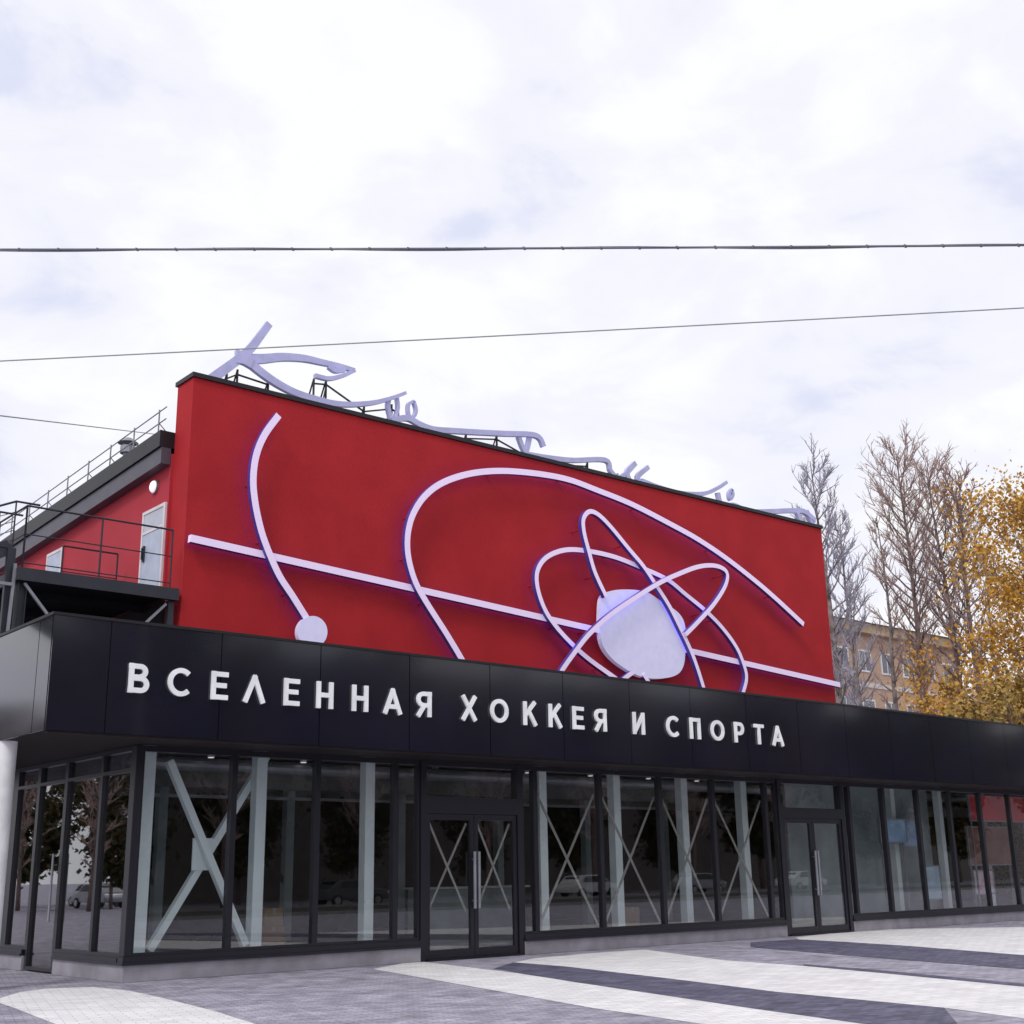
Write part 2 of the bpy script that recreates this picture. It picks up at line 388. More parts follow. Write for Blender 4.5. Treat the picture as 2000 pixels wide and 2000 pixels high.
for a, c, t in ((8.62, 9.02, 0), (9.02, 10.96, 1), (10.96, 12.91, 1), (12.91, 14.77, 1), (14.77, 16.77, 1), (16.77, 17.2, 0)): pane_unit(a, c, .40, ZF0, bool(t))
xx = [19.98, 20.3, 21.9, 23.6, 25.27, 26.95, 28.65, 30.35, 32.05, 33.75, 35.45, 37.15, 38.85]
for a, c in zip(xx, xx[1:]): pane_unit(a, c, .40, ZF0)

def double_door(x0, x1, xm, hz0, hz1, tape):
    # fixed frame with a transom light
    f = MB(); f.box(x0, x0 + .14, -.03, .17, 0, ZF0); f.box(x1 - .14, x1, -.03, .17, 0, ZF0)
    f.box(x0 + .14, x1 - .14, -.03, .17, hz0, hz1); f.box(x0 + .14, x1 - .14, -.02, .16, ZF0 - .1, ZF0); f.box(x0 + .14, x1 - .14, -.06, .2, 0, .04)
    fo = f.build('door_frame', m_frame, pav)
    p = MB(); p.box(x0 + .14, x1 - .14, .06, .08, hz1, ZF0 - .1); p.build('pane', m_glass, fo)
    for a, c, hs in ((x0 + .145, xm - .005, 1), (xm + .005, x1 - .145, -1)):
        d = MB(); s_ = .10
        d.box(a, a + s_, 0, .07, .045, hz0 - .005); d.box(c - s_, c, 0, .07, .045, hz0 - .005)
        d.box(a + s_, c - s_, 0, .07, .045, .20); d.box(a + s_, c - s_, 0, .07, hz0 - .12, hz0 - .005)
        do = d.build('door', m_frame, pav)
        p = MB(); p.box(a + s_, c - s_, .03, .05, .20, hz0 - .12); p.build('pane', m_glass, do)
        hx = c - .05 if hs == 1 else a + .05
        h = MB(); h.tube([(hx, -.09, .95), (hx, -.09, 2.05)], .032, 10)
        h.tube([(hx, .0, 1.1), (hx, -.09, 1.1)], .012, 8); h.tube([(hx, .0, 1.9), (hx, -.09, 1.9)], .012, 8); h.build('handle', m_steell, do)
        if tape:
            t = MB(); t.beam((a+.13, .075, hz0 - .18), (c-.16, .075, .9), .05, .01, up=(0,1,0)); t.beam((c-.13, .09, hz0 - .18), (a+.13, .09, .95), .05, .01, up=(0,1,0)); t.build('tape_cross', m_tape, do)
double_door(D1[0], D1[1], 7.33, 2.79, 3.12, True)
double_door(D2[0], D2[1], 18.55, 2.86, 3.12, False)

# side glazing (x = 0)
ys = [.17, 1.43, 3.03, 4.45, 5.6]
for i, (a, c) in enumerate(zip(ys, ys[1:])):
    z0 = .38 if i != 2 else .03
    f = MB(); w_ = .05 if i != 2 else .09
    f.box(0, .14, a, a + w_, z0, ZF0); f.box(0, .14, c - w_, c, z0, ZF0); f.box(0, .14, a + w_, c - w_, ZF0 - .08, ZF0)
    f.box(0, .14, a + w_, c - w_, 3.40, 3.46); f.box(0, .14, a + w_, c - w_, z0, z0 + .06)
    fo = f.build('window' if i != 2 else 'side_door', m_frame, pav)
    p = MB(); p.box(.06, .08, a + w_, c - w_, z0 + .06, 3.40); p.box(.06, .08, a + w_, c - w_, 3.46, ZF0 - .08); p.build('pane', m_sglass, fo)
    if i == 2:
        h = MB(); h.tube([(-.08, 3.2, .9), (-.08, 3.2, 2.1)], .022, 10); h.tube([(0, 3.2, 1.1), (-.08, 3.2, 1.1)], .012, 8); h.tube([(0, 3.2, 1.9), (-.08, 3.2, 1.9)], .012, 8); h.build('handle', m_steell, fo)
b = MB(); b.box(0, .14, 5.6, 5.9, .38, ZF0); b.build('end_post', m_frame, pav)
# white round column at the corner of the canopy
b = MB(); b.tube([(-2.0, .55, 0), (-2.0, .55, ZF0)], .15, 28); b.build('canopy_column', m_white, pav, smooth=False)

# interior frame: columns and X bracing just behind the glass
YC = .62
def icol(px, py, wd, y=YC):
    x = on_y(px, py, y).x
    c = MB(); c.box(x - wd/2, x + wd/2, y, y + wd, .262, 3.98); c.box(x - wd*.75, x + wd*.75, y - .05, y + wd + .05, .262, .285)
    c.build('interior_column', m_col, pav, bevel=.01); return x
x1 = icol(281, 1660, .27); x2 = icol(507, 1660, .22); x3 = icol(722, 1660, .22)
for px in (1063, 1209, 1342, 1459): icol(px, 1650, .22)
for px in (1752, 1845, 1930): icol(px, 1650, .2, 1.2)
for (a, c) in (((330,1486),(478,1846)), ((530,1476),(300,1858))):
    A = on_y(*a, YC + .1); C_ = on_y(*c, YC + .1)
    if a[0] > 400: A.y += .2; C_.y += .2
    br = MB(); br.beam(A, C_, .13, .13, up=(0, 1, 0)); br.build('cross_brace', m_col, pav)
b = MB(); gx = on_y(400, 1665, YC).x; gz = on_y(400, 1665, YC).z
gp = on_y(403, 1668, YC + .05); b.box(gp.x - .2, gp.x + .2, YC + .185, YC + .215, gp.z - .28, gp.z + .28); b.build('gusset_plate', m_col, pav)
# beams and deeper structure
b = MB(); b.box(.3, 16.5, 2.6, 2.8, 3.35, 3.7); b.box(.3, 39, 5.4, 5.6, 3.35, 3.7); b.build('ceiling_beam', m_ceil, pav)
b = MB(); b.tube([(.6, 1.9, 3.72), (38, 1.9, 3.72)], .13, 14)
for k in range(18): b.tube([(1.5 + 2 * k, 1.9, 3.72), (1.53 + 2 * k, 1.9, 3.72)], .145, 14)
b.build('ventilation_duct', m_steell, pav)
b = MB(); b.box(.6, 16.6, 3.4, 3.5, 3.2, 3.26); b.build('cable_tray', m_steell, pav)
for k in range(6):
    x = 2.8 + k * 3.1
    c = MB(); c.box(x, x + .2, 5.0, 5.2, .262, 3.98); c.build('interior_column', m_teal, pav)
for k in range(3):
    x = 1.2 + k * 3.1; c = MB()
    c.beam((x, 5.1, 3.4), (x + 2.6, 5.1, .4), .08, .08, up=(0,1,0)); c.beam((x + 2.6, 5.2, 3.4), (x, 5.2, .4), .08, .08, up=(0,1,0)); c.build('cross_brace', m_dark, pav)
# partition, displays and boards standing in for reflections behind the right-hand panes
b = MB(); b.box(19.6, 26.6, 1.6, 1.7, .262, 3.98); b.build('partition', m_teal, pav)
def board(name, x0, x1, z0, z1, y, m, label, cat):
    rt = empty(name, (round((x0+x1)/2, 2), y, z0), label, cat)
    q = MB(); q.box(x0, x1, y, y + .03, z0, z1); q.build('panel', m, rt)
    q = MB(); e_ = .04; q.box(x0 - e_, x0, y - .02, y + .05, z0 - e_, z1 + e_); q.box(x1, x1 + e_, y - .02, y + .05, z0 - e_, z1 + e_)
    q.box(x0, x1, y - .02, y + .05, z1, z1 + e_); q.box(x0, x1, y - .02, y + .05, z0 - e_, z0); q.build('frame', m_steell, rt)
    if z0 > .6:
        for x in (x0 + .1, x1 - .1):
            q = MB(); q.box(x - .02, x + .02, y + .05, y + .09, .262, z1); q.build('leg', m_steell, rt)
    return rt
board('poster_board', 22.35, 23.6, 2.3, 2.9, .5, m_blue, 'blue poster board standing behind the right-hand shop panes', 'poster')
board('poster_board', 24.0, 24.9, 2.2, 2.9, .85, m_blue, 'narrower blue poster board just right of the wide blue one', 'poster')
board('display_stand', 24.75, 25.6, .7, 1.6, .8, m_pwhite, 'pale blue white display stand low behind the right-hand panes', 'display stand')
board('red_reflection_board', 27.0, 30.3, 2.95, 3.68, .4, m_redp, 'red banner modelled as a board across the top of the rightmost panes', 'reflection')  # red reflection in the glass, put in as a solid board
board('brown_reflection_board', 27.3, 29.8, 1.65, 2.75, .75, m_brownp, 'brown board in place of mirrored trees under the red banner', 'reflection board')  # stands in for brown trees mirrored in the pane
board('pink_reflection_stand', 27.3, 28.4, .8, 1.45, .7, mat('pink_reflection', (.65, .35, .42), .5, col2=(.75, .7, .78), nscale=4), 'pink and white reflection modelled as a stand below the brown board', 'display stand')  # pink and white reflection, built as a solid stand inside
desk = empty('reception_desk', (10.5, 4.6, .262), 'dark reception desk deep inside, right of the main entrance', 'desk')
q = MB(); q.box(9.2, 12.4, 4.3, 4.9, .262, 1.28); q.build('desk_body', m_teal, desk, bevel=.02)
q = MB(); q.box(9.1, 12.5, 4.22, 5.0, 1.28, 1.33); q.build('desk_top', m_white, desk, bevel=.01)
carton = mat('brown_cardboard', (.36, .24, .14), .9)
for (x, y, z, w_, h_, lb) in ((4.1, 2.6, .262, .55, .42, 'brown carton on the floor of the second bay'), (4.15, 2.62, .682, .42, .34, 'smaller brown carton stacked on another in the second bay'), (14.0, 2.4, .262, .5, .5, 'brown carton on the floor behind the third taped pane')):
    q = MB(); q.box(x - w_/2, x + w_/2, y - w_/2, y + w_/2, z, z + h_); o = q.build('cardboard_box', carton, bevel=.01); tag(o, lb, 'box')
    q = MB(); q.box(x - .03, x + .03, y - w_/2 - .002, y + w_/2 + .002, z + h_ - .1, z + h_ + .003); q.build('tape_strip', m_tape, o)
# ceiling spotlights seen through the glass
spot_m = bpy.data.meshes.new('x')
b = MB(); b.tube([(0,0,0),(0,0,-.14)], [.07,.07], 14)
first = None
for i, (x, y, s_) in enumerate(((2.2,1.6,'first bay'),(4.3,1.7,'second bay'),(5.7,1.5,'narrow bay left of the main door'),(8.0,2.2,'main entrance doors'),(10.2,1.6,'bay right of the main door'),(12.2,1.6,'second taped bay'),(14.2,1.6,'third taped bay'),(16.0,1.6,'fourth taped bay'))):
    if first is None:
        first = b.build('ceiling_spotlight', m_white); o = first
        l_ = MB(); l_.tube([(0,0,-.14),(0,0,-.152)], [.06,.055], 14); l_.build('lens', m_lampw, first)
    else:
        o = first.copy(); COL.objects.link(o); c = first.children[0].copy(); c.parent = o; COL.objects.link(c)
    o.location = (x, y, 3.98); tag(o, 'small white ceiling spotlight seen through the ' + s_, 'spotlight', 'ceiling spotlights in the pavilion')

# ------------------------------------------------------------------ sign lettering on the fascia
T_ = .088 / .47
def arc(cx, cz, rx, rz, a0, a1, n=14): return [(cx + rx * math.cos(R(a0 + (a1 - a0) * i / n)), cz + rz * math.sin(R(a0 + (a1 - a0) * i / n))) for i in range(n + 1)]
h2 = T_ / 2; Z0, Z1 = h2, 1 - h2
GL = {
 'В': (.74, [[(h2,0),(h2,1)], [(0,Z1),(.40,Z1)]+arc(.40,.735,.19,Z1-.735,80,-80)+[(.40,.54),(.1,.54)], [(.1,.50),(.44,.50)]+arc(.44,.295,.215,.205,80,-80)+[(.44,Z0),(0,Z0)]]),
 'С': (.86, [arc(.47,.5,.40,.5-h2,45,315,26)]),
 'Е': (.66, [[(h2,0),(h2,1)], [(.05,Z1),(.66,Z1)], [(.05,.51),(.60,.51)], [(.05,Z0),(.66,Z0)]]),
 'Λ': (.86, [[(.06,0),(.46,.98)], [(.40,.98),(.80,0)]]),
 'Н': (.74, [[(h2,0),(h2,1)], [(.74-h2,0),(.74-h2,1)], [(.05,.5),(.69,.5)]]),
 'А': (.86, [[(.06,0),(.46,.98)], [(.40,.98),(.80,0)], [(.17,.29),(.69,.29)]]),
 'Я': (.74, [[(.74-h2,0),(.74-h2,1)], [(.74,Z1),(.34,Z1)]+arc(.34,.68,.25,Z1-.68,100,260)+[(.34,.45),(.70,.45)], [(.40,.47),(.07,0)]]),
 'Х': (.80, [[(.07,0),(.73,1)], [(.07,1),(.73,0)]]),
 'О': (.94, [arc(.47,.5,.40,.5-h2,0,360,32)]),
 'К': (.74, [[(h2,0),(h2,1)], [(.12,.44),(.66,1)], [(.28,.62),(.69,0)]]),
 'И': (.76, [[(h2,0),(h2,1)], [(.76-h2,0),(.76-h2,1)], [(h2,.10),(.76-h2,.90)]]),
 'П': (.74, [[(h2,0),(h2,1)], [(.74-h2,0),(.74-h2,1)], [(.05,Z1),(.69,Z1)]]),
 'Р': (.70, [[(h2,0),(h2,1)], [(0,Z1),(.40,Z1)]+arc(.40,.68,.22,Z1-.68,80,-80)+[(.40,.445),(.1,.445)]]),
 'Т': (.74, [[(.37,0),(.37,.95)], [(0,Z1),(.74,Z1)]]),
}
txt = [('В',-.66),('С',.05),('Е',.77),('Λ',1.43),('Е',2.16),('Н',2.84),('Н',3.59),('А',4.31),('Я',5.03),('Х',6.14),('О',6.92),('К',7.74),('К',8.44),('Е',9.10),('Я',9.76),('И',10.94),('С',12.05),('П',12.80),('О',13.58),('Р',14.36),('Т',15.10),('А',15.82)]
sign = empty('fascia_sign', (-.9, -1.43, 4.47), 'white raised Cyrillic capital letters across the black fascia', 'sign')
for ch, cx in txt:
    cx = cx - .05 - .22 * max(0, (cx - 5) / 10.8)
    w_, st = GL[ch]; mb = MB(); z_ = 4.488 - cx * .002
    for i, pl in enumerate(st):
        ribbon(mb, [Vector((cx + (x - w_ / 2) * .47, 0, z_ + z * .475)) for x, z in pl], .080, -1.482 - .0015 * i, -1.44, 0)
    mb.build('letter', m_letter, sign)

# ------------------------------------------------------------------ red hall
YW = 2.5; XL = 1.84; XR = 23.6
hall = empty('red_hall', (XL, YW, 0), 'tall red rendered hall with a black-capped parapet behind the glass pavilion', 'building')
b = MB(); b.prism([(XL, YW, 4.1), (XR, YW, 4.1), (XR, YW, 12.02), (XL, YW, 11.83)], (0, .73, 0)); b.build('front_wall', m_red, hall)
b = MB(); b.prism([(XL-.04, YW-.05, 11.83), (XR+.04, YW-.05, 12.03), (XR+.04, YW-.05, 12.13), (XL-.04, YW-.05, 11.93)], (0, .83, 0)); b.build('parapet_cap', m_cap, hall)
XG = 1.78
b = MB(); b.prism([(XG, 3.23, 7.15), (XG, 20, 7.15), (XG, 20, 9.5), (XG, 3.23, 10.3)], (.3, 0, 0)); b.build('gable_wall', m_redside, hall)
b = MB(); b.box(XG + .01, XG + .28, 3.23, 20, 5.35, 7.15); b.build('gable_base_wall', m_dark, hall)
b = MB(); b.box(XG + .3, XR - .1, 19.7, 20, 0, 9.4); b.box(XR - .4, XR - .1, 3.23, 19.7, 4.1, 9.6); b.build('rear_wall', m_redside, hall)
# roof slab with dark edge and grey fascia board below
b = MB(); b.prism([(1.5, 3.23, 10.42), (1.5, 20.4, 9.62), (1.5, 20.4, 9.97), (1.5, 3.23, 10.78)], (22.3, 0, 0)); rf = b.build('roof', m_cap, hall)
b = MB(); b.prism([(1.55, 3.23, 10.05), (1.55, 20.3, 9.22), (1.55, 20.3, 9.61), (1.55, 3.23, 10.41)], (.22, 0, 0)); b.build('verge_board', mat('grey_verge_board', (.085, .08, .105), .45, col2=(.07,.066,.09)), rf)
# roof-edge guard rail
def rz(y): return 10.78 - (y - 3.23) * (.81 / 17.17)
rl = MB()
for hh in (.28, .55): rl.tube([(1.62, 3.25, rz(3.25) + hh), (1.62, 20, rz(20) + hh)], .014, 6)
for i in range(13):
    y = 3.6 + i * 1.25; rl.tube([(1.62, y, rz(y)), (1.62, y, rz(y) + .6)], .018, 6)
    rl.tube([(1.62, y, rz(y) + .3), (1.95, y, rz(y))], .012, 5)
rl.build('roof_guard_rail', m_steell, rf)
v = MB(); vp = (2.0, 6.05); zt = rz(6)
v.tube([(vp[0], vp[1], zt - .05), (vp[0], vp[1], zt + .55)], .10, 14); v.build('vent_pipe', m_steell, rf)
v = MB(); v.tube([(vp[0], vp[1], zt + .45), (vp[0], vp[1], zt + .62)], [.17, .17], 14); v.tube([(vp[0], vp[1], zt + .70), (vp[0], vp[1], zt + .82)], [.24, .08], 14)
for s_ in (-1, 1): v.tube([(vp[0] + s_*.1, vp[1], zt + .6), (vp[0] + s_*.1, vp[1], zt + .72)], .01, 5)
v.build('vent_cowl', m_steell, rf)
# two doors on the gable
def gdoor(y0, y1, z0, z1, glazed):
    f = MB(); e_ = .07; X0 = XG - .05
    f.box(X0, XG - .002, y0, y0 + e_, z0, z1); f.box(X0, XG - .002, y1 - e_, y1, z0, z1); f.box(X0, XG - .002, y0 + e_, y1 - e_, z1 - e_, z1)
    f.box(X0, XG - .002, y0 + e_, y1 - e_, z0, z0 + .05)
    if glazed: f.box(X0, XG - .002, y0 + e_, y1 - e_, z1 - .52, z1 - .46)
    fo = f.build('gable_door', m_doorf, hall)
    q = MB(); q.box(X0 + .012, XG - .004, y0 + e_, y1 - e_, z0 + .05, z1 - e_ - (.45 if glazed else 0)); q.build('door_leaf', m_door, fo)
    if glazed:
        q = MB(); q.box(X0 + .015, XG - .004, y0 + e_, y1 - e_, z1 - .46, z1 - e_); q.build('transom_pane', mat('pale_transom', (.5, .52, .62), .15), fo)
    q = MB(); q.tube([(X0 - .05, y1 - .2, z0 + .95), (X0 - .05, y1 - .2, z0 + 1.2)], .02, 8); q.box(X0 - .03, X0 + .012, y1 - .23, y1 - .17, z0 + .9, z0 + 1.25); q.build('handle', m_steel, fo)
gdoor(3.28, 4.38, 7.21, 9.24, True)
gdoor(8.9, 9.9, 7.21, 9.42, False)
lp = MB()
for i in range(9):
    pass
# oval bulkhead lamp above the door
import bmesh
bm = bmesh.new(); bmesh.ops.create_uvsphere(bm, u_segments=16, v_segments=10, radius=1)
for v_ in bm.verts: v_.co = Vector((v_.co.x * .07, v_.co.y * .13, v_.co.z * .13))
me = bpy.data.meshes.new('wall_lamp'); bm.to_mesh(me); bm.free(); me.materials.append(m_lampw)
me.polygons.foreach_set('use_smooth', [True] * len(me.polygons))
wl = bpy.data.objects.new('wall_lamp', me); COL.objects.link(wl); wl.location = (XG - .06, 3.9, 9.72)
tag(wl, 'small round white wall lamp above the gable door', 'lamp')
q = MB(); q.tube([(XG, 3.9, 9.72), (XG - .05, 3.9, 9.72)], .15, 20); q.build('lamp_base', m_steell, wl)

# ------------------------------------------------------------------ steel access platform on the gable side
DZ = 7.2; PXL = -1.4
plat = empty('access_platform', (PXL, YW, 5.35), 'dark steel access platform with railings in front of the gable doors', 'platform')
b = MB(); b.box(PXL, XG - .02, YW + .02, 11.5, DZ - .05, DZ); b.build('deck', m_steel, plat)
b = MB(); b.box(PXL, XG - .03, YW - .08, YW + .02, DZ - .22, DZ + .02); b.box(PXL - .06, PXL, YW - .08, 11.5, DZ - .22, DZ + .02)
for k in range(5): b.box(PXL, XG - .05, YW + 1.5 + k * 1.8, YW + 1.6 + k * 1.8, DZ - .2, DZ - .052)
b.build('edge_beam', m_steel, plat)
def railing(a, c, n, h=1.22, base=None):
    r_ = MB(); a = Vector(a); c = Vector(c); up = Vector((0, 0, 1))
    for hh in (h, h * .55, .12): r_.tube([a + up * hh, c + up * hh], .02 if hh == h else .012, 7)
    for i in range(n + 1):
        p = a.lerp(c, i / n); r_.tube([p, p + up * h], .02, 7)
    r_.build('railing', m_steel, plat)
railing((PXL + .02, YW - .03, DZ), (XG - .22, YW - .03, DZ), 2)
railing((PXL + .02, YW - .03, DZ), (PXL + .02, 11.4, DZ), 6)
railing((.3, 5.0, DZ), (XG - .28, 5.0, DZ), 1)
for x, y in ((PXL + .08, YW + .1), (PXL + .08, 7), (PXL + .08, 11.2)):
    b = MB(); b.box(x - .07, x + .07, y - .012, y + .012, 5.35, DZ - .22)
    b.box(x - .083, x - .07, y - .08, y + .08, 5.35, DZ - .22); b.box(x + .07, x + .083, y - .08, y + .08, 5.35, DZ - .22); b.build('post', m_steel, plat)
b = MB(); b.box(XG - .2, XG - .08, YW + .02, YW + .14, 5.35, DZ - .22); b.build('post', m_steel, plat)
b = MB(); b.beam((PXL + .1, YW + .02, DZ - .25), (PXL + .95, YW + .02, 6.0), .05, .05, up=(0,1,0)); b.beam((XG - .25, YW + .03, DZ - .3), (XG - .95, YW + .03, 6.15), .05, .05, up=(0,1,0)); b.build('knee_brace', m_steell, plat)
b = MB(); b.beam((PXL - .12, YW + .05, 5.4), (PXL - .08, YW + .05, 7.3), .05, .05); b.beam((PXL - .1, YW + .05, 6.9), (PXL - 1.2, YW + .05, 6.9), .06, .06); b.build('stair_hanger', m_steell, plat)
# stair from the platform up to the roof on the left
stair = empty('access_stair', (-3.6, 2.6, 6.2), 'dark steel stair with mesh railing rising beside the access platform', 'stair')
b = MB()
for y in (2.75, 3.65): b.beam((-4.6, y, 6.0), (-1.55, y, 7.65), .06, .28)
b.build('stringer', m_steel, stair)
b = MB()
for k in range(9):
    t = (k + .5) / 9; b.box(-4.6 + 3.05 * t - .15, -4.6 + 3.05 * t + .15, 2.79, 3.61, 6.05 + 1.65 * t, 6.09 + 1.65 * t)
b.build('tread', m_steel, stair)
b = MB()
for y in (2.75, 3.65):
    b.tube([(-4.6, y, 7.1), (-1.5, y, 8.55), (-1.05, y, 8.55)], .022, 7)
    for k in range(6): t = k / 5; b.tube([(-4.6 + 3.1*t, y, 6.05 + 1.6 * t), (-4.6 + 3.1*t, y, 7.1 + 1.45 * t)], .016, 6)
    for k in range(4): b.tube([(-4.6, y, 6.3 + .2*k), (-1.5, y, 7.8 + .18*k)], .008, 5)
b.build('handrail', m_steel, stair)
b = MB(); b.box(-2.1, -1.5, 2.7, 3.7, 7.62, 7.70); b.box(-1.6, -1.45, 2.66, 2.76, 5.35, 7.62); b.build('landing', m_steel, stair)

# ------------------------------------------------------------------ neon artwork on the red wall
YN = YW - .26
def neon(parent, pts, w_=.155, yo=0, name='neon_tube', sm=True, brk=True):
    P = [on_y(x, y, YN + yo) for x, y in pts]
    if sm: P = catmull(P, 6)
    mb = MB(); ribbon(mb, P, w_, YN - .06 + yo, YN + .06 + yo, 0, 1, 2)
    o = mb.build(name, [m_neon, m_neong, m_neons], parent)
    if brk:
        q = MB(); tot = len(P)
        for i in range(5, tot - 3, 14):
            p = P[i]
            if 5.7 < p.z < 11.8 and XL < p.x < XR: q.tube([(p.x, YN + .05 + yo, p.z), (p.x, YW, p.z)], .02, 6)
        if q.v: q.build('stand_off', m_red, o)
    return o
def disc(parent, outline, y0, y1, name, m):
    P = [on_y(x, y, y0) for x, y in outline]; n = len(P)
    P = P + [P[0], P[1], P[2]]; P = catmull([Vector(p) for p in P], 4)[4:4 + 4 * n]
    mb = MB(); mb.prism([(p.x, y0, p.z) for p in P], (0, y1 - y0, 0)); o = mb.build(name, m, parent); return o
el = empty('neon_electron', on_y(594, 1209, YN), 'curved lavender neon line ending in a pale disc at the left of the red wall', 'neon artwork')
neon(el, [(542,812),(514.5,850),(498,890),(492,937),(496,984),(507,1035),(522,1078),(543,1125),(569,1165),(594,1205),(606,1225)])
cc = (610.5, 1234)
disc(el, [(cc[0] + 29 * math.cos(a), cc[1] + 31 * math.sin(a)) for a in [2*math.pi*k/16 for k in range(16)]], YN - .08, YN + .04, 'electron_disc', m_nuc)
bar = empty('neon_bar', on_y(370, 1052, YN), 'long straight lavender neon bar slanting right across the whole red wall', 'neon artwork')
neon(bar, [(370 + (1638-370)*t, 1052 + (1338-1052)*t) for t in [k/12 for k in range(13)]], .155, .10, sm=False)
arc = empty('neon_arc', on_y(900, 1290, YN), 'large open looping lavender neon arc sweeping to the right of the red wall', 'neon artwork')
neon(arc, [(915,1318),(900,1290),(869,1238),(835,1185),(812,1145),(799,1108),(793,1072),(795,1036),(805,1003),(825,972),(854,948),(892,932),(936,923),(988,921),(1053,927),(1109,938),(1163,958),(1232,986),(1308,1025),(1362,1055),(1417,1092),(1471,1134),(1514,1171),(1567,1220)])
atom = empty('neon_atom', on_y(1255, 1300, YN), 'neon atom of three crossing lavender orbits round a rounded pale nucleus', 'neon artwork')
c3 = lambda l: [(1000 + x / 2.76, 800 + y / 2.76) for x, y in l]
disc(atom, c3([(488,1005),(545,975),(640,970),(730,985),(800,1030),(880,1080),(922,1130),(937,1200),(935,1300),(925,1380),(888,1430),(800,1450),(700,1440),(600,1390),(520,1320),(480,1235),(476,1100)]), YN - .04, YN + .10, 'nucleus', m_nuc)
neon(atom, c3([(500,1010),(440,880),(405,760),(380,660),(378,590),(410,552),(460,570),(530,640),(620,750),(700,845),(770,950),(840,1060),(900,1180),(950,1285),(990,1390),(1030,1520),(1045,1600)]), .125, -.12, 'orbit')
neon(atom, [(1440,1385),(1447,1358),(1455,1325),(1449,1296),(1435,1264),(1409,1228),(1377,1195),(1337,1162),(1301,1133),(1254,1111),(1199,1089),(1145,1077),(1101,1075),(1065,1089),(1047,1115),(1047,1148),(1060,1188),(1080,1220),(1109,1253),(1145,1286),(1196,1323),(1216,1338)], .125, .0, 'orbit')
neon(atom, c3([(225,1480),(260,1410),(330,1310),(410,1210),(520,1110),(650,1020),(780,940),(880,892),(1000,848),(1095,845),(1150,880),(1142,950),(1080,1050),(1000,1140),(930,1212)]), .125, -.24, 'orbit')
neon(atom, c3([(560,1500),(590,1458),(650,1412)]), .12, .0, 'orbit', brk=False)
neon(atom, c3([(700,1425),(735,1482),(745,1510)]), .12, .0, 'orbit', brk=False)

# ------------------------------------------------------------------ script lettering on the roof
YR = 3.75
rs = empty('rooftop_sign', (XL, YR, 10.8), 'large pale lavender script lettering on struts along the top of the red wall', 'sign')
cA = lambda l: [(380 + x / 3.864, 610 + y / 3.864) for x, y in l]
cB = lambda l: [(850 + x / 4.83, 800 + y / 4.83) for x, y in l]
cC = lambda l: [(1200 + x / 4.6, 880 + y / 4.6) for x, y in l]
def stroke(l, w0, w1=None, yo=0, dep=.11):
    P = catmull([on_y(x, y, YR + yo) for x, y in l], 5); w1 = (w1 or w0) * .58; w0 = w0 * .58; n = len(P)
    ws = [w0 + (w1 - w0) * i / (n - 1) for i in range(n)]
    mb = MB(); ribbon(mb, P, ws, YR + yo - dep/2, YR + yo + dep/2, 0, 1); mb.build('script_stroke', [m_roofl, m_roofe], rs)
stroke(cA([(560,90),(490,185),(420,275),(330,355),(180,465),(40,570)]), .30, .42)
stroke(cA([(310,335),(370,350),(430,385)]), .55, .5, -.02)
stroke(cA([(400,355),(520,352),(660,340),(820,350),(960,380),(1090,408),(1205,440)]), .42, .16, .03)
stroke(cA([(1205,440),(1120,478),(1010,502),(905,480)]), .16, .18, -.03)
stroke(cA([(1010,410),(1060,440),(1130,430)]), .2, .25, .0)
stroke(cA([(390,365),(520,470),(640,550),(760,610),(900,655),(1050,690),(1200,697),(1350,683),(1480,650),(1590,610)]), .36, .14)
stroke(cA([(1462,660),(1458,720),(1485,830)]), .18, .18, .04); stroke(cA([(1525,650),(1530,730),(1500,830)]), .14, .14, .05)
stroke(cA([(1650,672),(1610,700),(1615,780),(1650,790),(1668,740),(1650,672)]), .13, .13, .02)
stroke(cA([(1480,820),(1600,800),(1700,850),(1800,885)])+[(885,842),(936,845),(988,847.5),(1035,849),(1053,856),(1061,873)], .26, .24)
stroke([(1012,853),(1019,872),(1026,888)], .22, .2, .04); stroke([(1034,850),(1031,868),(1026,888)], .22, .2, .05)
stroke(cB([(840,420),(950,440),(1100,462),(1300,480),(1600,478),(1650,580),(1720,640),(1800,600),(1880,518)]), .26, .2, .02)
stroke(cC([(185,115),(110,200),(150,310)]), .26, .28); stroke(cC([(300,150),(205,240),(250,330)]), .24, .28, .03)
stroke(cC([(240,275),(400,335),(600,385),(800,388),(920,340),(1005,285)]), .26, .18, .05)
stroke(cC([(925,380),(940,450),(965,520)]), .26, .24, .02)
stroke(cC([(1050,350),(1025,390),(1035,440),(1060,400),(1050,350)]), .16, .16, .02)
stroke(cC([(980,520),(1060,490),(1200,545),(1400,548),(1600,540),(1700,550),(1800,630)]), .24, .28, .04)
stroke(cC([(1640,560),(1690,690)]), .28, .28, .0); stroke(cC([(1720,540),(1790,690)]), .28, .28, .06)
RP = []
q = MB()
for px, py in ((443,730),(464,722),(524,742),(613,740),(637,742),(711,795),(765,790),(778,800),(910,848),(970,850),(1023,880),(1089,900),(1147,903),(1206,925),(1235,940),(1258,940),(1300,958),(1345,968),(1407,985),(1436,990),(1476,1000),(1511,1002),(1560,1010),(1585,1018)):
    p = on_y(px, py, YR + .12); RP.append(p); q.tube([(p.x, p.y, 10.5), (p.x, p.y, p.z)], .03, 6)
    q.tube([(p.x, p.y, p.z), (p.x, p.y + .5, max(10.6, p.z - .9))], .022, 5)
RP.sort(key=lambda p: p.x)
